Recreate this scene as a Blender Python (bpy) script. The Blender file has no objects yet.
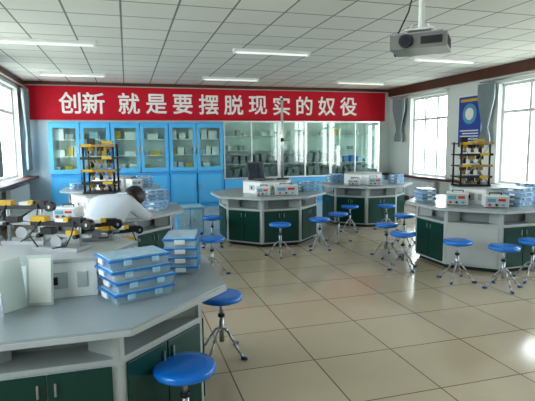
import bpy, bmesh, math, random
from mathutils import Matrix, Vector
random.seed(3)
S=bpy.context.scene
COL=bpy.context.collection
R=math.radians

# ---------------------------------------------------------------- materials
def mat(name,col,rough=.5,metal=0,spec=.5,noise=0,nscale=8,bump=0,emit=0,coat=0,alpha=1):
    m=bpy.data.materials.new(name);m.use_nodes=True
    nt=m.node_tree;b=nt.nodes["Principled BSDF"]
    b.inputs["Base Color"].default_value=(*col,1)
    b.inputs["Roughness"].default_value=rough
    b.inputs["Metallic"].default_value=metal
    b.inputs["Specular IOR Level"].default_value=spec
    b.inputs["Coat Weight"].default_value=coat
    b.inputs["Alpha"].default_value=alpha
    if emit:
        b.inputs["Emission Color"].default_value=(*col,1);b.inputs["Emission Strength"].default_value=emit
    if noise or bump:
        tc=nt.nodes.new("ShaderNodeTexCoord");n=nt.nodes.new("ShaderNodeTexNoise")
        n.inputs["Scale"].default_value=nscale;n.inputs["Detail"].default_value=4
        nt.links.new(tc.outputs["Object"],n.inputs["Vector"])
        if noise:
            mx=nt.nodes.new("ShaderNodeMix");mx.data_type='RGBA'
            mx.inputs[6].default_value=(*[c*(1-noise) for c in col],1)
            mx.inputs[7].default_value=(*[min(1,c*(1+noise)) for c in col],1)
            nt.links.new(n.outputs["Fac"],mx.inputs[0]);nt.links.new(mx.outputs[2],b.inputs["Base Color"])
        if bump:
            bp=nt.nodes.new("ShaderNodeBump");bp.inputs["Strength"].default_value=bump
            nt.links.new(n.outputs["Fac"],bp.inputs["Height"]);nt.links.new(bp.outputs["Normal"],b.inputs["Normal"])
    return m
def tilemat(name,c1,c2,line,size,mortar,rough,noise=.04,bump=0):
    m=mat(name,c1,rough);nt=m.node_tree;b=nt.nodes["Principled BSDF"]
    tc=nt.nodes.new("ShaderNodeTexCoord")
    br=nt.nodes.new("ShaderNodeTexBrick");br.offset=0;br.squash=1
    br.inputs["Scale"].default_value=1
    br.inputs["Brick Width"].default_value=size;br.inputs["Row Height"].default_value=size
    br.inputs["Mortar Size"].default_value=mortar;br.inputs["Mortar Smooth"].default_value=.1
    br.inputs["Color1"].default_value=(*c1,1);br.inputs["Color2"].default_value=(*c2,1);br.inputs["Mortar"].default_value=(*line,1)
    nt.links.new(tc.outputs["Object"],br.inputs["Vector"])
    n=nt.nodes.new("ShaderNodeTexNoise");n.inputs["Scale"].default_value=2.5;n.inputs["Detail"].default_value=8
    nt.links.new(tc.outputs["Object"],n.inputs["Vector"])
    mr=nt.nodes.new("ShaderNodeMapRange");mr.inputs[3].default_value=1-noise;mr.inputs[4].default_value=1+noise
    nt.links.new(n.outputs["Fac"],mr.inputs[0])
    mx=nt.nodes.new("ShaderNodeVectorMath");mx.operation='SCALE'
    nt.links.new(br.outputs["Color"],mx.inputs[0]);nt.links.new(mr.outputs[0],mx.inputs["Scale"])
    nt.links.new(mx.outputs[0],b.inputs["Base Color"])
    return m
def glassmat(name,tint=(.9,.97,.95),refl=.07):
    m=bpy.data.materials.new(name);m.use_nodes=True;nt=m.node_tree
    for n in list(nt.nodes):nt.nodes.remove(n)
    o=nt.nodes.new("ShaderNodeOutputMaterial");t=nt.nodes.new("ShaderNodeBsdfTransparent");t.inputs[0].default_value=(*tint,1)
    g=nt.nodes.new("ShaderNodeBsdfGlossy");g.inputs["Roughness"].default_value=.03
    mx=nt.nodes.new("ShaderNodeMixShader");mx.inputs[0].default_value=refl
    nt.links.new(t.outputs[0],mx.inputs[1]);nt.links.new(g.outputs[0],mx.inputs[2]);nt.links.new(mx.outputs[0],o.inputs[0])
    return m

WALL=mat("wall_paint",(.70,.75,.74),.7,noise=.02,nscale=3)
CEIL=tilemat("ceiling_tiles",(.74,.75,.74),(.68,.69,.68),(.22,.23,.23),.6,.012,.8,.03)
FLOOR=tilemat("floor_tiles",(.60,.51,.385),(.55,.465,.35),(.16,.12,.08),.6,.0045,.12,.07)
WOOD=mat("brown_trim",(.11,.04,.025),.45,noise=.3,nscale=6)
WHITE=mat("white_plastic",(.8,.82,.82),.4)
PVC=mat("window_frame",(.62,.65,.64),.35)
ALU=mat("aluminium",(.72,.74,.74),.3,.7)
TOP=mat("table_top",(.34,.39,.42),.28,noise=.06,nscale=60)
EDGE=mat("table_edge",(.46,.49,.51),.35)
PANEL=mat("grey_panel",(.48,.52,.53),.4)
PINNER=mat("niche_inner",(.33,.36,.37),.5)
GREEN=mat("green_door",(.002,.055,.042),.3,noise=.12,nscale=5)
DKG=mat("dark_gap",(.02,.03,.03),.6)
BLUE=mat("cabinet_blue",(.07,.40,.80),.35)
BLUEF=mat("cabinet_blue_frame",(.11,.46,.83),.35)
SEAT=mat("stool_blue",(.006,.20,.72),.25,coat=.3)
CHROME=mat("stool_metal",(.45,.47,.5),.3,.8)
DBLUE=mat("stool_base",(.03,.10,.28),.4)
RED=mat("banner_red",(.62,.005,.03),.7,noise=.08,nscale=2)
TXT=mat("banner_text",(.92,.92,.90),.6)
BLACK=mat("black_plastic",(.015,.015,.018),.4)
YEL=mat("yellow_plastic",(.65,.40,.02),.4)
BRASS=mat("brass_wood",(.34,.20,.06),.4)
GREY=mat("grey_metal",(.34,.36,.38),.4,.5)
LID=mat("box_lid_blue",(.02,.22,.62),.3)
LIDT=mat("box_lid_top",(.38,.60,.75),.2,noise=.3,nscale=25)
TRAY=mat("box_tray",(.62,.78,.88),.2,noise=.1,nscale=20,alpha=.5)
CONT=mat("box_contents",(.12,.30,.48),.4,noise=.8,nscale=30)
GLASS=glassmat("cabinet_glass")
INNER=mat("cabinet_inner",(.80,.87,.84),.5)
POUCH=mat("grey_pouch",(.20,.23,.26),.35,noise=.3,nscale=12,bump=.4)
CURT=mat("curtain",(.26,.32,.34),.8,noise=.15,nscale=10)
SKIN=mat("skin",(.62,.36,.25),.5)
HAIR=mat("hair",(.012,.010,.010),.5,noise=.4,nscale=40)
SHIRT=mat("shirt",(.52,.57,.64),.8,noise=.05,nscale=20,bump=.2)
PANTS=mat("trousers",(.03,.035,.06),.8)
REDP=mat("red_plastic",(.55,.03,.03),.4)
SCREEN=mat("screen",(.02,.03,.05),.1)
LCD=mat("instrument_face",(.10,.35,.50),.3)
TUBE=mat("lamp_tube",(.9,.92,.92),.4,emit=.4)
PROJ=mat("projector_grey",(.22,.23,.22),.4)
POSTER=mat("poster_blue",(.02,.08,.40),.3)
PAPER=mat("paper",(.78,.8,.76),.6,noise=.05,nscale=10)
CYANF=mat("folder_clear",(.62,.72,.68),.3,alpha=.8)

# ---------------------------------------------------------------- builder
class B:
    def __init__(s): s.bm=bmesh.new(); s.mats=[]
    def mi(s,m):
        if m not in s.mats: s.mats.append(m)
        return s.mats.index(m)
    def tag(s,faces,m,smooth=False):
        i=s.mi(m)
        for f in faces: f.material_index=i; f.smooth=smooth
    def box(s,c,d,m,rz=0,M=None):
        r=bmesh.ops.create_cube(s.bm,size=1)
        T=Matrix.Translation(c)@(M if M else Matrix.Rotation(rz,4,'Z'))@Matrix.Diagonal((*d,1))
        bmesh.ops.transform(s.bm,matrix=T,verts=r['verts'])
        s.tag({f for v in r['verts'] for f in v.link_faces},m)
        return r['verts']
    def bb(s,x0,y0,z0,x1,y1,z1,m): return s.box(((x0+x1)/2,(y0+y1)/2,(z0+z1)/2),(abs(x1-x0),abs(y1-y0),abs(z1-z0)),m)
    def cyl(s,p0,p1,r0,m,r1=None,n=16,smooth=True):
        p0=Vector(p0);p1=Vector(p1);d=p1-p0
        r=bmesh.ops.create_cone(s.bm,cap_ends=True,segments=n,radius1=r0,radius2=r0 if r1 is None else r1,depth=d.length)
        T=Matrix.Translation((p0+p1)/2)@d.to_track_quat('Z','Y').to_matrix().to_4x4()
        bmesh.ops.transform(s.bm,matrix=T,verts=r['verts'])
        fs={f for v in r['verts'] for f in v.link_faces}
        s.tag(fs,m,False)
        for f in fs:
            if len(f.verts)==4 and smooth: f.smooth=True
    def tube(s,pts,r,m,n=10):
        for a,b in zip(pts[:-1],pts[1:]): s.cyl(a,b,r,m,n=n)
        for a in pts[1:-1]: s.ball(a,r,m,8)
    def ball(s,c,r,m,n=12,sc=(1,1,1)):
        q=bmesh.ops.create_uvsphere(s.bm,u_segments=n,v_segments=max(6,n//2),radius=r)
        bmesh.ops.transform(s.bm,matrix=Matrix.Translation(c)@Matrix.Diagonal((*sc,1)),verts=q['verts'])
        s.tag({f for v in q['verts'] for f in v.link_faces},m,True)
    def lathe(s,c,prof,m,n=32):
        rings=[]
        for r,z in prof:
            rings.append([s.bm.verts.new((c[0]+r*math.cos(2*math.pi*i/n),c[1]+r*math.sin(2*math.pi*i/n),c[2]+z)) for i in range(n)])
        fs=[]
        for a,b in zip(rings[:-1],rings[1:]):
            for i in range(n): fs.append(s.bm.faces.new((a[i],a[(i+1)%n],b[(i+1)%n],b[i])))
        fs.append(s.bm.faces.new(rings[-1]));fs.append(s.bm.faces.new(rings[0][::-1]))
        s.tag(fs,m,True)
    def prism(s,poly,z0,z1,m):
        a=[s.bm.verts.new((x,y,z0)) for x,y in poly];b=[s.bm.verts.new((x,y,z1)) for x,y in poly];n=len(poly)
        fs=[s.bm.faces.new(b),s.bm.faces.new(a[::-1])]
        for i in range(n): fs.append(s.bm.faces.new((a[i],a[(i+1)%n],b[(i+1)%n],b[i])))
        s.tag(fs,m)
        return fs
    def make(s,name,loc=(0,0,0),rz=0,bevel=0,parent=None):
        bmesh.ops.recalc_face_normals(s.bm,faces=s.bm.faces)
        me=bpy.data.meshes.new(name);s.bm.to_mesh(me);s.bm.free()
        for m in s.mats: me.materials.append(m)
        o=bpy.data.objects.new(name,me);COL.objects.link(o);o.location=loc;o.rotation_euler=(0,0,rz)
        if bevel:
            bv=o.modifiers.new("bevel",'BEVEL');bv.width=bevel;bv.segments=2;bv.limit_method='ANGLE'
        if parent: o.parent=parent
        return o
def dup(o,loc,rz=0):
    n=bpy.data.objects.new(o.name.split('.')[0],o.data);COL.objects.link(n);n.location=loc;n.rotation_euler=(0,0,rz)
    return n

# ---------------------------------------------------------------- room
XL,XR,YB,YS,H=-2.24,7.15,12.2,-2.6,3.0
T=.24
b=B();b.bb(XL-T,YS-T,-.1,XR+T,YB+T,0,FLOOR);b.make("floor")
b=B();b.bb(XL-T,YS-T,H,XR+T,YB+T,H+.1,CEIL);b.make("ceiling")
b=B();b.bb(XL-T,YB,0,XR+T,YB+T,H,WALL);b.make("wall_back")
b=B();b.bb(XL-T,YS-T,0,XR+T,YS,H,WALL);b.make("wall_front")
def sidewall(name,x0,x1,wins,z0,z1):
    b=B();ys=YS
    for a,c in sorted(wins):
        b.bb(x0,ys,0,x1,a,H,WALL);b.bb(x0,a,0,x1,c,z0,WALL);b.bb(x0,a,z1,x1,c,H,WALL);ys=c
    b.bb(x0,ys,0,x1,YB,H,WALL);b.make(name)
LW=[(9.55,11.75),(6.3,8.5),(3.05,5.25),(-.2,2.0)]
RW=[(9.65,11.15),(5.95,8.05),(2.75,4.85),(-.4,1.7)]
sidewall("wall_left",XL-T,XL,LW,.85,2.78)
sidewall("wall_right",XR,XR+T,RW,.68,2.66)
k=1
def window(side,y0,y1,z0,z1):
    global k
    b=B();x=(XL-.14) if side<0 else (XR+.14);w=.03;f=.055
    b.bb(x-w,y0,z0,x+w,y1,z0+f,PVC);b.bb(x-w,y0,z1-f,x+w,y1,z1,PVC)
    b.bb(x-w,y0,z0+f,x+w,y0+f,z1-f,PVC);b.bb(x-w,y1-f,z0+f,x+w,y1,z1-f,PVC)
    n=3
    for i in range(1,n):
        y=y0+(y1-y0)*i/n;b.bb(x-w,y-.03,z0+f,x+w,y+.03,z1-f,PVC)
    zt=z0+(z1-z0)*.72
    b.bb(x-w+.003,y0+f,zt-.03,x+w-.003,y1-f,zt+.03,PVC)
    b.make("window_%d"%k)
    k+=1
    L=bpy.data.lights.new("daylight_portal",'AREA');L.shape='RECTANGLE';L.size=y1-y0;L.size_y=z1-z0
    L.cycles.is_portal=True
    o=bpy.data.objects.new("daylight_portal",L);COL.objects.link(o)
    xo=(XL-T-.02) if side<0 else (XR+T+.02)
    o.location=(xo,(y0+y1)/2,(z0+z1)/2)
    d=Vector((1 if side<0 else -1,0,0))
    o.rotation_euler=d.to_track_quat('-Z','Z').to_euler()
for y0,y1 in LW: window(-1,y0,y1,.85,2.78)
for y0,y1 in RW: window(1,y0,y1,.68,2.66)
b=B();b.bb(XL,YB-.05,2.93,XR,YB,3,WOOD);b.make("trim_1")
b=B();b.bb(XL,YS,2.86,XL+.06,YB-.05,3,WOOD);b.make("trim_2")
b=B();b.bb(XR-.08,YS,2.80,XR,YB-.05,3,WOOD);b.make("trim_3")
b=B();b.bb(XL,YS,.80,XL+.26,YB,.85,WOOD);b.make("trim_4")
b=B();b.bb(XR-.22,YS,.63,XR,YB,.68,WOOD);b.make("trim_5")
b=B();b.bb(XL,YS,0,XL+.02,YB,.12,WOOD);b.make("baseboard_left")
b=B();b.bb(XR-.02,YS,0,XR,YB,.12,WOOD);b.make("baseboard_right")
def radiator(x,y0,y1,zt,name="radiator"):
    b=B();n=int((y1-y0)/.06)
    for i in range(n):
        y=y0+i*.06;b.bb(x-.04,y,.14,x+.04,y+.045,zt,WHITE)
    b.cyl((x,y0,.18),(x,y1,.18),.015,WHITE);b.cyl((x,y0,zt-.04),(x,y1,zt-.04),.015,WHITE)
    for y in (y0+.1,y1-.1): b.bb(x-.03,y,0,x+.03,y+.03,.16,WHITE)
    b.make(name)
for y0,y1 in LW[:2]: radiator(XL+.12,y0+.2,y1-.2,.72)
for y0,y1 in RW[:3]: radiator(XR-.12,y0+.2,y1-.2,.58)
def curtain(x,y,z0,z1,zt,w,name="curtain"):
    bm=bmesh.new();n=49;rows=24;V=[]
    for j in range(rows+1):
        t=j/rows;z=z1+(z0-z1)*t
        q=abs(z-zt)/(z1-z0)
        ww=w*min(1,.28+1.5*q) if z>zt else w*min(.62,.28+2.2*q)
        row=[]
        for i in range(n):
            s=i/(n-1)*2-1
            row.append(bm.verts.new((x+.035*math.sin(i*1.55)*(.5+ww/w*.6)+.02*math.cos(s*3),y+s*ww/2,z)))
        V.append(row)
    for a,c in zip(V[:-1],V[1:]):
        for i in range(n-1):
            f=bm.faces.new((a[i],a[i+1],c[i+1],c[i]));f.smooth=True
    me=bpy.data.meshes.new(name);bm.to_mesh(me);bm.free();me.materials.append(CURT)
    o=bpy.data.objects.new(name,me);COL.objects.link(o)
    so=o.modifiers.new("s",'SOLIDIFY');so.thickness=.006
curtain(XL+.15,11.85,1.0,2.79,1.75,.5)
curtain(XL+.15,9.15,1.0,2.79,1.75,.6)
curtain(XR-.15,11.45,1.55,2.68,1.85,.5)
curtain(XR-.15,8.2,1.45,2.68,1.8,.42)
for i,(x,y0,y1,z) in enumerate([(XL+.15,6,12.05,2.82),(XR-.15,9.5,11.9,2.72),(XR-.15,5.5,8.42,2.72)]):
    b=B();b.cyl((x,y0,z),(x,y1,z),.015,ALU)
    for y in (y0+.1,y1-.1): b.cyl((x,y,z),(XL if x<0 else XR,y,z),.01,ALU)
    b.make("curtain_rod")
# banner
e=bpy.data.objects.new("red_banner",None);COL.objects.link(e);e.location=((XL+6.98)/2,YB-.03,2.52)
b=B();b.bb(XL+.03,YB-.04,2.13,6.98,YB-.015,2.90,RED);o=b.make("cloth");o.parent=e;o.matrix_parent_inverse=Matrix.Translation(e.location).inverted()
def text(s,cx,cz,size,y,m,name,parent,bold=.010):
    cu=bpy.data.curves.new(name,'FONT');cu.body=s;cu.size=size;cu.align_x='CENTER';cu.align_y='CENTER'
    ob=bpy.data.objects.new(name,cu);COL.objects.link(ob)
    bpy.context.view_layer.update()
    dg=bpy.context.evaluated_depsgraph_get()
    me=bpy.data.meshes.new_from_object(ob.evaluated_get(dg));bpy.data.objects.remove(ob)
    xs_=[v.co.x for v in me.vertices];ys_=[v.co.y for v in me.vertices]
    ox=(min(xs_)+max(xs_))/2;oy=(min(ys_)+max(ys_))/2
    base=[(v.co.x-ox,v.co.y-oy) for v in me.vertices];faces=[tuple(p.vertices) for p in me.polygons]
    V=[];F=[]
    for j in range(9):
        dx,dy=(0,0) if j==8 else (bold*math.cos(j*math.pi/4),bold*math.sin(j*math.pi/4))
        n0=len(V);V+=[(x+dx,y_+dy,.0004*j) for x,y_ in base];F+=[tuple(i+n0 for i in p) for p in faces]
    m2=bpy.data.meshes.new(name);m2.from_pydata(V,[],F);m2.materials.append(m)
    o=bpy.data.objects.new(name,m2);COL.objects.link(o)
    o.location=(cx,y,cz);o.rotation_euler=(R(90),0,0)
    o.parent=parent;o.matrix_parent_inverse=Matrix.Translation(parent.location).inverted()
    return o
chars="创新就是要摆脱现实的奴役"
xs=[-1.22,-.70]+[.10+i*.640 for i in range(10)]
for c,x in zip(chars,xs): text(c,x,2.52,.52,YB-.046,TXT,"character",e)

# ---------------------------------------------------------------- ceiling lamps + projector
def lamp(x,y):
    b=B();b.bb(-.64,-.06,-.035,.64,.06,0,WHITE)
    for s in (-1,1): b.bb(s*.62-.015,-.03,-.07,s*.62+.015,.03,-.03,WHITE)
    b.cyl((-.6,0,-.055),(.6,0,-.055),.016,TUBE)
    b.make("fluorescent_lamp",(x,y,3.0))
for y in (10.75,7.55,4.3,1.0):
    for x in (-1.0,2.3,5.5): lamp(x,y)
b=B()
b.box((0,0,0),(.38,.30,.10),PROJ);b.box((0,0,.055),(.32,.24,.02),GREY)
b.cyl((-.08,-.15,0),(-.08,-.185,0),.045,BLACK);b.cyl((-.08,-.185,0),(-.08,-.19,0),.03,SCREEN)
b.box((.09,-.153,0),(.14,.01,.05),BLACK)
for i in range(6): b.box((.192,-.1+i*.035,0),(.006,.012,.06),BLACK)
b.box((-.19,0,-.01),(.02,.2,.05),BLACK)
b.box((0,0,.09),(.2,.2,.012),WHITE)
for sx in(-1,1):
    for sy in (-1,1): b.cyl((sx*.12,sy*.09,.04),(sx*.05,sy*.05,.13),.007,WHITE)
b.cyl((0,0,.09),(0,0,.78),.022,WHITE);b.cyl((0,0,.76),(0,0,.79),.07,WHITE)
b.tube([(-.05,.1,.05),(-.2,.1,-.05),(-.22,.08,.02),(-.1,.05,.25),(-.03,.02,.5)],.006,BLACK)
b.make("ceiling_projector",(2.06,3.10,2.205),rz=R(-42),bevel=.006)

# ---------------------------------------------------------------- cabinets
CY0,CY1=11.75,12.19
def blue_cabinet(x0,x1):
    b=B();w=x1-x0;D=CY1-CY0;h=2.06
    b.bb(0,.02,0,.02,D,h,BLUE);b.bb(w-.02,.02,0,w,D,h,BLUE);b.bb(.02,D-.015,0,w-.02,D,h-.03,INNER)
    b.bb(.02,.02,h-.03,w-.02,D,h,BLUE);b.bb(.02,.025,0,w-.02,D-.02,.08,BLUE);b.bb(.02,.025,.84,w-.02,D-.02,.88,BLUE)
    for z in (1.27,1.65): b.bb(.02,.05,z,w-.02,D-.02,z+.018,INNER)
    for z in (.88,1.288,1.668):
        x=.06
        while x<w-.22:
            ww=random.uniform(.1,.26);hh=random.uniform(.08,.26)
            m=random.choice([WHITE,INNER,WHITE,LIDT,YEL,GREY,PAPER])
            b.bb(x,.1,z,x+ww,.32,z+hh,m);x+=ww+random.uniform(.02,.1)
    for i in range(2):
        a=.012+i*w/2;c=a+w/2-.024
        f=.075
        b.bb(a,0,.89,a+f,.02,h-.03,BLUEF);b.bb(c-f,0,.89,c,.02,h-.03,BLUEF)
        b.bb(a+f,0,.89,c-f,.02,.99,BLUEF);b.bb(a+f,0,h-.13,c-f,.02,h-.03,BLUEF)
        b.bb(a+f,.008,.99,c-f,.012,h-.13,GLASS)
        b.bb(a,0,.09,c,.02,.835,BLUE)
        b.bb(a+.05,-.004,.14,c-.05,0,.79,BLUEF)
        hx=c-.035 if i==0 else a+.035
        for z in (1.42,.5): b.bb(hx-.01,-.025,z-.06,hx+.01,-.002,z+.06,ALU)
    b.make("storage_cabinet",(x0,CY0,0))
for i in range(3): blue_cabinet(-1.67+i*1.323,-1.67+(i+1)*1.323-.004)
def glass_cabinet(x0,x1,seed):
    rnd=random.Random(seed)
    b=B();w=x1-x0;D=CY1-CY0;h=2.10;f=.035
    for x in (0,w-f,w/2-f/2):
        b.bb(x,0,.66+f,x+f,f,h-f,ALU)
    for x in (0,w-f): b.bb(x,D-f,.66,x+f,D-.013,h-.021,ALU)
    for z in (h-f,.66): b.bb(0,0,z,w,f,z+f,ALU)
    b.bb(f,f,h-.02,w-f,D,h-.01,GLASS);b.bb(0,D-.012,.66,w,D,h,INNER)
    b.bb(0,0,0,w,D,.66,BLUE)
    for i in range(2):
        a=.015+i*w/2;b.bb(a,-.015,.08,a+w/2-.03,0,.63,BLUEF)
        hx=a+w/2-.08 if i==0 else a+.05
        b.bb(hx,-.03,.3,hx+.02,-.015,.42,ALU)
    b.bb(f,.008,.7,w-f,.014,h-f,GLASS)
    b.bb(.004,f,.7,.008,D-f,h-f,GLASS);b.bb(w-.008,f,.7,w-.004,D-f,h-f,GLASS)
    for z in (1.02,1.36,1.72): b.bb(.01,.04,z,w-.01,D-.02,z+.01,INNER)
    def pouch(x,z,ww,hh,m):
        b.box((x,.22,z+hh*.45),(ww,.24,hh),m,M=Matrix.Rotation(rnd.uniform(-.35,.35),4,'Y'))
    for z in (.70,1.03):
        x=.14
        while x<w-.1:
            if seed<3 or z<1: pouch(x,z,.24,rnd.uniform(.20,.28),POUCH)
            else: b.bb(x-.07,.1,z,x+.06,.3,z+rnd.uniform(.08,.18),rnd.choice([YEL,LIDT,WHITE,LID,BRASS]))
            x+=rnd.uniform(.17,.22)
    for z in (1.37,1.73):
        x=.12
        while x<w-.15:
            if rnd.random()<.7:
                b.bb(x,.1,z,x+rnd.uniform(.06,.14),.3,z+rnd.uniform(.05,.16),rnd.choice([WHITE,INNER,GREY,PAPER,YEL if seed==3 else WHITE]))
            x+=rnd.uniform(.18,.3)
    b.make("display_cabinet",(x0,CY0,0))
for i in range(3): glass_cabinet(2.305+i*1.43,2.305+(i+1)*1.43-.004,i+1)
b=B()
b.bb(-.22,-.2,.03,.22,.2,.46,BLUEF);b.bb(-.235,-.215,.46,.235,.215,.485,LIDT);b.bb(-.2,-.18,0,.2,.18,.03,DKG)
b.bb(-.205,-.21,.05,-.005,-.2,.44,LIDT);b.bb(.005,-.21,.05,.205,-.2,.44,LIDT)
b.bb(-.04,-.225,.2,-.025,-.21,.3,ALU);b.bb(.025,-.225,.2,.04,-.21,.3,ALU)
b.make("small_blue_cupboard",(.98,8.2,0),bevel=.004)

# ---------------------------------------------------------------- lab tables
def octo(a): 
    r=a/math.cos(math.pi/8);return [(r*math.cos(R(22.5+45*i)),r*math.sin(R(22.5+45*i))) for i in range(8)]
def lab_table(x,y,grey=()):
    b=B();A=.86;a=.73
    b.prism(octo(A),.715,.75,TOP)
    b.prism(octo(A+.004),.712,.738,EDGE)
    b.prism(octo(a-.2),.55,.712,PINNER)
    b.prism(octo(a),.54,.565,PANEL)
    b.prism(octo(a),.05,.54,PANEL)
    b.prism(octo(a-.05),0,.05,DKG)
    s=2*a*math.tan(math.pi/8)
    for i in range(8):
        an=R(45*i)
        M=Matrix.Rotation(an,4,'Z')
        def lb(u0,v0,z0,u1,v1,z1,m):
            c=M@Vector(((u0+u1)/2,(v0+v1)/2,(z0+z1)/2));b.box(c,(u1-u0,v1-v0,z1-z0),m,rz=an)
        lb(a-.2,-s/2-.004,.56,a,-s/2+.03,.712,PANEL);lb(a-.2,s/2-.03,.56,a,s/2+.004,.712,PANEL)
        if i in grey:
            lb(a,-s/2+.03,.08,a+.012,s/2-.03,.53,PANEL)
        else:
            lb(a,-s/2+.035,.075,a+.014,-.003,.535,GREEN);lb(a,.003,.075,a+.014,s/2-.035,.535,GREEN)
            for sg in (-1,1): lb(a+.014,sg*.035-.005,.44,a+.026,sg*.035+.005,.50,GREY)
    hx=[(.40*math.cos(R(60*i)),.40*math.sin(R(60*i))) for i in range(6)]
    hi=[(.41*math.cos(R(60*i)),.41*math.sin(R(60*i))) for i in range(6)]
    b.prism(hx,.75,.93,WHITE);b.prism(hi,.93,.95,EDGE)
    for i in range(6):
        an=R(30+60*i);d=.40*math.cos(R(30))
        c=Vector((d*math.cos(an),d*math.sin(an),.84))
        b.box(c,(.012,.12,.08),PANEL,rz=an)
        b.box(c+Vector((math.cos(an),math.sin(an),0))*.006,(.006,.03,.04),BLACK,rz=an)
        b.box(c+Vector((math.cos(an+R(90))*.13,math.sin(an+R(90))*.13,0)),(.012,.05,.08),PANEL,rz=an)
    return b.make("lab_table",(x,y,0),bevel=.003)
NT=(-.37,2.87);T2=(-.25,6.05);T3=(-.28,9.3);TM=(2.15,7.40);TR=(4.35,5.15);TB=(4.40,8.45)
lab_table(*NT);lab_table(*T2);lab_table(*T3);lab_table(*TM);lab_table(*TR,grey=(5,));lab_table(*TB)

# ---------------------------------------------------------------- stools
b=B()
b.lathe((0,0,0),[(.02,.405),(.13,.405),(.148,.412),(.153,.425),(.151,.44),(.142,.449),(.10,.452),(.02,.45)],SEAT,40)
b.cyl((0,0,.39),(0,0,.41),.07,GREY)
b.cyl((0,0,.10),(0,0,.30),.018,CHROME);b.cyl((0,0,.28),(0,0,.405),.013,CHROME);b.cyl((0,0,.285),(0,0,.305),.024,BLACK)
for i in range(4):
    an=R(45+90*i);c,s_=math.cos(an),math.sin(an)
    pts=[(.015*c,.015*s_,.20),(.05*c,.05*s_,.185),(.10*c,.10*s_,.12),(.145*c,.145*s_,.05),(.18*c,.18*s_,.02)]
    b.tube(pts,.009,CHROME)
    b.cyl((.165*c,.165*s_,.012),(.205*c,.205*s_,.012),.012,DBLUE)
    b.ball((.205*c,.205*s_,.012),.012,DBLUE,8)
st=b.make("lab_stool",(.225,2.25,0),rz=.3)
for i,(x,y) in enumerate([(.60,3.28),(.90,5.43),(1.18,7.05),(1.95,6.11),(2.62,6.34),(3.10,6.75),(3.66,7.50),(4.3,7.38),(3.13,4.98),(3.28,5.62),(3.95,6.26),(3.42,4.36),(3.68,3.97),(4.2,4.12),(-.42,4.42)]):
    dup(st,(x,y,0),i*.7)

# ---------------------------------------------------------------- storage boxes (stacks)
def boxes(x,y,z,n,rz,w=.32,d=.22,h=.055,jit=.012):
    b=B()
    for i in range(n):
        z0=i*h;dx=random.uniform(-jit,jit);dy=random.uniform(-jit,jit);r=random.uniform(-.05,.05)
        M=Matrix.Rotation(r,4,'Z')
        vs=b.box((dx,dy,z0+h*.36),(w*.95,d*.94,h*.70),TRAY,M=M)
        for v in vs:
            if v.co.z<z0+h*.2: v.co.x=dx+(v.co.x-dx)*.93;v.co.y=dy+(v.co.y-dy)*.92
        x_=-w*.4
        while x_<w*.33:
            ww=random.uniform(.03,.07)
            b.box((dx+x_+ww/2,dy,z0+h*.3),(ww*.85,d*.78,h*random.uniform(.3,.5)),random.choice([CONT,CONT,WHITE,LID]),M=None)
            x_+=ww
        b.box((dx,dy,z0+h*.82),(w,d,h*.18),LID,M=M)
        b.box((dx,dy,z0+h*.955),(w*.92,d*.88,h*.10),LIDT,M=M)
        for s in (-1,1):
            b.box((dx+s*w*.5,dy,z0+h*.6),(.012,d*.3,h*.45),WHITE,M=M)
            b.box((dx+s*w*.22,dy-d*.5,z0+h*.6),(w*.12,.010,h*.45),LIDT,M=M)
    b.make("plastic_storage_boxes",(x,y,z),rz=rz,bevel=.0015)
boxes(.02,2.47,.75,4,R(22))
boxes(.29,2.90,.75,4,R(78),w=.30,d=.2)
boxes(-.74,2.27,.75,3,R(-5),w=.28,d=.2)
boxes(.35,6.22,.75,4,R(20),w=.26,d=.2,h=.05)
boxes(.32,5.82,.75,2,R(60),w=.26,d=.2,h=.05)
boxes(2.78,7.22,.75,3,R(10),w=.30,d=.22,h=.055)
boxes(2.62,7.78,.75,3,R(60),w=.28,d=.2)
boxes(4.46,4.62,.75,4,R(15),w=.30,d=.22,h=.055)
boxes(4.80,4.78,.75,5,R(5),w=.28,d=.22,h=.05)
boxes(3.75,5.45,.75,3,R(80),w=.28,d=.2)
boxes(3.95,8.75,.75,3,R(10),w=.30,d=.22)
boxes(4.95,8.15,.75,3,R(30),w=.28,d=.2)
boxes(4.85,8.75,.75,2,R(0),w=.28,d=.2)
boxes(-.85,9.1,.75,2,R(30),w=.28,d=.2)
boxes(.3,9.2,.75,4,R(10),w=.28,d=.2)
# ---------------------------------------------------------------- instruments
def supply(x,y,z,rz,w=.26,h=.15,d=.2,name="power_supply_unit"):
    b=B();b.box((0,0,h/2+.01),(w,d,h),WHITE);b.box((0,-d/2-.003,h/2+.01),(w*.94,.008,h*.86),PANEL)
    b.box((-w*.22,-d/2-.008,h*.68),(w*.36,.006,h*.32),LCD);b.box((w*.2,-d/2-.008,h*.7),(w*.3,.006,h*.22),REDP)
    for i in range(3): b.cyl((-w*.3+i*w*.28,-d/2,h*.27),(-w*.3+i*w*.28,-d/2-.025,h*.27),.014,[REDP,BLACK,LCD][i])
    for sx in (-1,1):
        for sy in (-1,1): b.cyl((sx*w*.4,sy*d*.38,0),(sx*w*.4,sy*d*.38,.012),.01,BLACK)
    b.tube([(-w*.25,0,h+.01),(-w*.25,0,h+.035),(w*.25,0,h+.035),(w*.25,0,h+.01)],.006,BLACK)
    b.make(name,(x,y,z),rz=rz,bevel=.004)
supply(2.28,6.86,.75,R(-10),w=.34,h=.14)
supply(1.95,6.90,.75,R(-25),w=.20,h=.12)
supply(3.88,4.98,.75,R(-40),w=.25,h=.14)
supply(4.12,4.62,.75,R(-30),w=.26,h=.13)
supply(4.32,7.9,.75,R(-10),w=.26,h=.13)
supply(4.02,8.05,.75,R(-40),w=.22,h=.1)
supply(-.3,8.68,.75,R(10),w=.3,h=.12)
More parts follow.
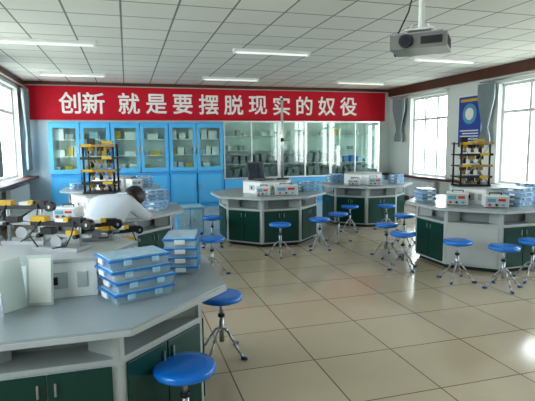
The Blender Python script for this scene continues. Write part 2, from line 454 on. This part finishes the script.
supply(.10,8.85,.75,R(30),w=.2,h=.16)
supply(-.62,5.45,.75,R(-20),w=.24,h=.11)
b=B();b.box((0,0,.012),(.34,.24,.022),BLACK);b.box((0,-.02,.0245),(.30,.12,.003),GREY)
Mx=Matrix.Rotation(R(-10),4,'X')
b.box((0,.145,.145),(.36,.014,.28),BLACK,M=Mx);b.box((0,.137,.145),(.33,.004,.24),SCREEN,M=Mx)
b.make("laptop",(2.03,7.27,.95),rz=R(28),bevel=.003)
b=B();b.box((0,0,.01),(.18,.12,.02),BLACK);b.cyl((0,0,.02),(0,0,1.26),.019,ALU);b.cyl((0,0,.6),(0,0,.66),.026,BLACK);b.cyl((0,0,.62),(.12,0,.62),.008,GREY);b.ball((0,0,1.26),.022,BLACK)
b.make("retort_stand",(2.38,7.32,.95))
# racks (towers)
def rack(x,y,z,rz,w=.36,d=.24,h=.60,lv=4):
    b=B();b.box((0,0,.012),(w+.04,d+.04,.024),BLACK)
    for sx in (-1,1):
        for sy in (-1,1): b.cyl((sx*w/2,sy*d/2,.02),(sx*w/2,sy*d/2,h),.012,BLACK,n=10)
    for i in range(lv):
        zz=h*(i+1)/lv-.02
        b.box((0,0,zz),(w+.05,d+.05,.016),BLACK)
        b.box((0,-d/2-.02,zz+.002),(w+.06,.02,.028),BRASS if i%2 else BLACK)
        b.box(((-.12 if i%2 else .1),-d/2-.032,zz+.005),(.11,.012,.032),YEL)
        for s in (-1,0,1):
            b.box((s*w*.3,0,zz-.035),(.06,.08,.05),[BLACK,BRASS,YEL][(i+s)%3])
            b.cyl((s*w*.28,-.02,zz-.11),(s*w*.28,-.02,zz-.04),.022,[BRASS,BLACK,GREY][(i+s)%3],n=14)
    for s in (-1,1): b.cyl((s*w/2,-d/2,.03),(-s*w/2,-d/2,h-.03),.005,GREY,n=8)
    b.box((-w*.3,0,h+.03),(.08,.06,.07),BLACK);b.box((w*.25,0,h+.02),(.12,.05,.035),YEL);b.cyl((0,0,h-.02),(0,0,h+.09),.008,GREY)
    b.make("equipment_rack",(x,y,z),rz=rz)
rack(-.30,6.05,.95,R(-10),w=.34,h=.58)
rack(4.24,5.20,.95,R(-15),w=.36,h=.56)
def apparatus(x,y,z,rz,w=.34,h=.22,v=0):
    b=B()
    b.box((0,0,.01),(w*.8,.12,.02),GREY)
    for s in (-1,1): b.cyl((s*w*.33,0,.02),(s*w*.33,0,h),.009,CHROME,n=10)
    b.box((0,0,h),(w,.05,.022),BLACK)
    b.box((-w*.35,0,h+.025),(.08,.05,.028),YEL);b.box((w*.3,0,h+.022),(.08,.05,.024),BLACK);b.box((w*.05,0,h+.020),(.07,.045,.018),WHITE)
    b.box((w*.18,-.03,h+.03),(.03,.02,.025),YEL)
    b.box((0,0,h*.55),(w*1.05,.03,.018),GREY);b.box((-w*.2,-.01,h*.55+.025),(.07,.05,.035),BLACK);b.box((w*.25,-.01,h*.55+.02),(.06,.05,.025),YEL)
    b.cyl((w*.5,-.02,h),(w*.5,.02,h),.028,BLACK,n=20);b.cyl((w*.5,-.025,h),(w*.5,.025,h),.010,CHROME)
    b.cyl((-w*.05,-.025,h*.3),(-w*.05,.025,h*.3),.035,GREY,n=20)
    b.tube([(w*.3,-.02,h+.02),(w*.36,-.08,h*.7),(w*.3,-.1,h*.3),(w*.1,-.12,.03)],.004,BLACK,n=6)
    b.tube([(-w*.3,-.02,h+.02),(-w*.42,-.07,h*.6),(-w*.2,-.1,.03)],.004,BLACK,n=6)
    for s in(-1,1):
        b.cyl((s*w*.33,-.015,h*.55),(s*w*.33,-.045,h*.55),.012,BLACK)
    b.make("mechanics_apparatus",(x,y,z),rz=rz,bevel=.0015)
apparatus(-.58,3.03,.95,R(-18),w=.30,h=.21)
apparatus(-.36,2.77,.95,R(-30),w=.34,h=.14)
apparatus(-.19,2.99,.95,R(-5),w=.24,h=.09)
apparatus(-.92,3.18,.75,R(-8),w=.34,h=.40)
apparatus(-.08,3.42,.75,R(10),w=.28,h=.17)
b=B()
b.box((-.06,0,.12),(.12,.006,.24),CYANF,M=Matrix.Rotation(R(28),4,'Z')@Matrix.Rotation(R(-8),4,'X'))
b.box((.06,0,.12),(.12,.006,.24),CYANF,M=Matrix.Rotation(R(-28),4,'Z')@Matrix.Rotation(R(-8),4,'X'))
b.box((.06,-.006,.12),(.10,.004,.21),PAPER,M=Matrix.Rotation(R(-28),4,'Z')@Matrix.Rotation(R(-8),4,'X'))
b.make("open_folder",(-.48,2.43,.75),rz=R(20))
# poster
e=bpy.data.objects.new("wall_poster",None);COL.objects.link(e);e.location=(XR-.01,8.84,1.95)
def ch(o): o.parent=e;o.matrix_parent_inverse=Matrix.Translation(e.location).inverted()
b=B();b.bb(XR-.02,8.47,1.38,XR-.001,9.23,2.52,WHITE);b.bb(XR-.024,8.50,1.41,XR-.02,9.20,2.49,POSTER);ch(b.make("board"))
b=B();b.cyl((XR-.0245,8.85,2.12),(XR-.028,8.85,2.12),.22,LCD,n=32);b.cyl((XR-.028,8.85,2.12),(XR-.031,8.85,2.12),.13,PAPER,n=32)
for i in range(5): b.bb(XR-.027,8.56,1.75-i*.06,XR-.0245,9.14-.07*(i%2),1.775-i*.06,PAPER)
b.bb(XR-.027,8.56,2.38,XR-.0245,9.14,2.44,YEL);ch(b.make("print"))

# ---------------------------------------------------------------- person leaning over table
def skinobj(name,chains,m,parent,sub=2):
    me=bpy.data.meshes.new(name);V=[];E=[];RR=[]
    for ch_ in chains:
        prev=None
        for item in ch_:
            if isinstance(item,int): idx=item
            else:
                V.append(item[0]);RR.append(item[1]);idx=len(V)-1
            if prev is not None: E.append((prev,idx))
            prev=idx
    me.from_pydata(V,E,[]);o=bpy.data.objects.new(name,me);COL.objects.link(o)
    sk=o.modifiers.new("skin",'SKIN');sk.use_smooth_shade=True
    for i,r in enumerate(RR):
        d=me.skin_vertices[0].data[i];d.radius=r if isinstance(r,tuple) else (r,r);d.use_root=(i==0)
    if sub: 
        s=o.modifiers.new("sub",'SUBSURF');s.levels=sub;s.render_levels=sub
    me.materials.append(m);o.parent=parent
    return o
pe=bpy.data.objects.new("seated_student",None);COL.objects.link(pe)
hip=Vector((-.40,4.44,.56));sp=Vector((-.30,4.60,.76));cs=Vector((-.18,4.78,.93));nk=Vector((-.06,4.95,1.00))
rs=Vector((.02,4.76,.95));ls=Vector((-.30,4.98,.95))
skinobj("shirt",[[ (hip,(.17,.13)),(sp,(.165,.12)),(cs,(.175,.12)),(nk,(.07,.07)) ],
                 [2,(rs,.075),(rs+Vector((.09,.03,-.10)),.062),(Vector((.19,4.86,.80)),.052)],
                 [2,(ls,.075),(ls+Vector((-.06,.10,-.08)),.062),(Vector((-.36,5.20,.83)),.052)]],SHIRT,pe)
hd=Vector((.05,5.03,.985))
skinobj("neck",[[ (nk+Vector((-.02,-.02,-.01)),.055),(nk+Vector((.04,.04,.0)),.052),(hd+Vector((0,0,-.01)),.06)]],SKIN,pe)
b=B();b.ball((0,0,0),.1,SKIN,28,sc=(.80,.95,1.12))
b.ball((0,.10,-.02),.016,SKIN,10,sc=(.8,1.1,1.5))
for s in (-1,1):
    b.ball((s*.032,.083,.005),.012,WHITE,10);b.ball((s*.032,.093,.005),.006,BLACK,8);b.ball((s*.08,0,-.01),.02,SKIN,10,sc=(.4,1,1.4))
    b.box((s*.032,.092,.028),(.035,.006,.006),HAIR)
b.box((0,.089,-.055),(.04,.008,.009),REDP);b.ball((0,.06,-.085),.03,SKIN,12)
face=b.make("head",(0,0,0));face.parent=pe
Rt=Matrix.Rotation(R(-32),4,'Z')@Matrix.Rotation(R(-62),4,'X')
face.matrix_local=Matrix.Translation(hd)@Rt
b=B();b.ball((0,0,0),.116,HAIR,32,sc=(.86,1.0,1.12))
dl=[v for v in b.bm.verts if v.co.y>.055 and v.co.z<.06 or v.co.z<-.09]
bmesh.ops.delete(b.bm,geom=dl,context='VERTS')
for v in b.bm.verts: v.co+=v.co.normalized()*random.uniform(-.003,.004)
h=b.make("hair");h.parent=pe;h.matrix_local=Matrix.Translation(hd)@Rt
so=h.modifiers.new("s",'SOLIDIFY');so.thickness=.012
def arm(el,wr,dirn,side):
    el=Vector(el);wr=Vector(wr);d=Vector(dirn).normalized();n=d.cross(Vector((0,0,1))).normalized()
    skinobj("forearm",[[(el,.042),((el+wr)/2,.038),(wr,.026),(wr+d*.03,(.034,.018)),(wr+d*.08,(.038,.014))]],SKIN,pe)
    for i in range(4):
        o_=(i-1.5)*.019;L=[.062,.075,.07,.055][i]
        a=wr+d*.07+n*o_;c=a+d*L*.5+Vector((0,0,.006));q=c+d*L*.4+Vector((0,0,-.010))
        skinobj("finger_%d"%(i+1),[[(a,.009),(a+d*.02+Vector((0,0,.004)),.009),(c,.0085),(q,.007)]],SKIN,pe,1)
    a=wr+d*.025+n*side*.028;c=a+d*.03+n*side*.02
    skinobj("thumb",[[(a,.011),(c,.010),(c+d*.028,.008)]],SKIN,pe,1)
arm((.19,4.87,.80),(.17,5.24,.785),(-.5,.8,0),-1)
arm((-.36,5.2,.82),(-.2,5.42,.785),(.6,.6,0),1)
skinobj("trousers",[[ (hip+Vector((0,0,-.02)),(.16,.10)),(Vector((-.28,4.50,.53)),.085),(Vector((-.08,4.84,.50)),.065),(Vector((-.08,4.86,.30)),.055),(Vector((-.10,4.84,.08)),.045)],
                    [0,(Vector((-.46,4.60,.53)),.085),(Vector((-.34,4.97,.50)),.065),(Vector((-.34,5.0,.30)),.055),(Vector((-.36,4.98,.08)),.045)]],PANTS,pe)
b=B()
for x,y in ((-.10,4.88),(-.36,5.02)):
    b.ball((x,y,.045),.05,BLACK,16,sc=(.85,2.2,.85));b.box((x,y,.012),(.08,.21,.02),BLACK)
o=b.make("shoes",bevel=.004);o.parent=pe

# ---------------------------------------------------------------- world / light
w=bpy.data.worlds.new("World");S.world=w;w.use_nodes=True;nt=w.node_tree
bg=nt.nodes["Background"];bg.inputs["Strength"].default_value=8.3
tc=nt.nodes.new("ShaderNodeTexCoord");sx=nt.nodes.new("ShaderNodeSeparateXYZ");rp=nt.nodes.new("ShaderNodeValToRGB")
nt.links.new(tc.outputs["Generated"],sx.inputs[0])
mr=nt.nodes.new("ShaderNodeMapRange");mr.inputs[1].default_value=-.3;mr.inputs[2].default_value=.5
nt.links.new(sx.outputs[2],mr.inputs[0]);nt.links.new(mr.outputs[0],rp.inputs[0])
cr=rp.color_ramp;cr.elements[0].position=0;cr.elements[0].color=(.42,.46,.40,1);cr.elements[1].position=1;cr.elements[1].color=(.76,.88,.96,1)
e2=cr.elements.new(.42);e2.color=(.88,.95,.93,1)
nt.links.new(rp.outputs[0],bg.inputs[0])
S.view_settings.view_transform='Standard'
try: S.view_settings.look='Medium High Contrast'
except Exception: pass

# ---------------------------------------------------------------- camera
f=480;th=R(16.2);p=R(6.6);r=R(.6)
M=Matrix.Rotation(-th,4,'Z')@Matrix.Rotation(math.pi/2-p,4,'X')@Matrix.Rotation(-r,4,'Z')
cam=bpy.data.cameras.new("camera");cam.sensor_width=36;cam.lens=36*f/535
co=bpy.data.objects.new("camera",cam);COL.objects.link(co);co.matrix_world=Matrix.Translation((0,0,1.5))@M
S.camera=co
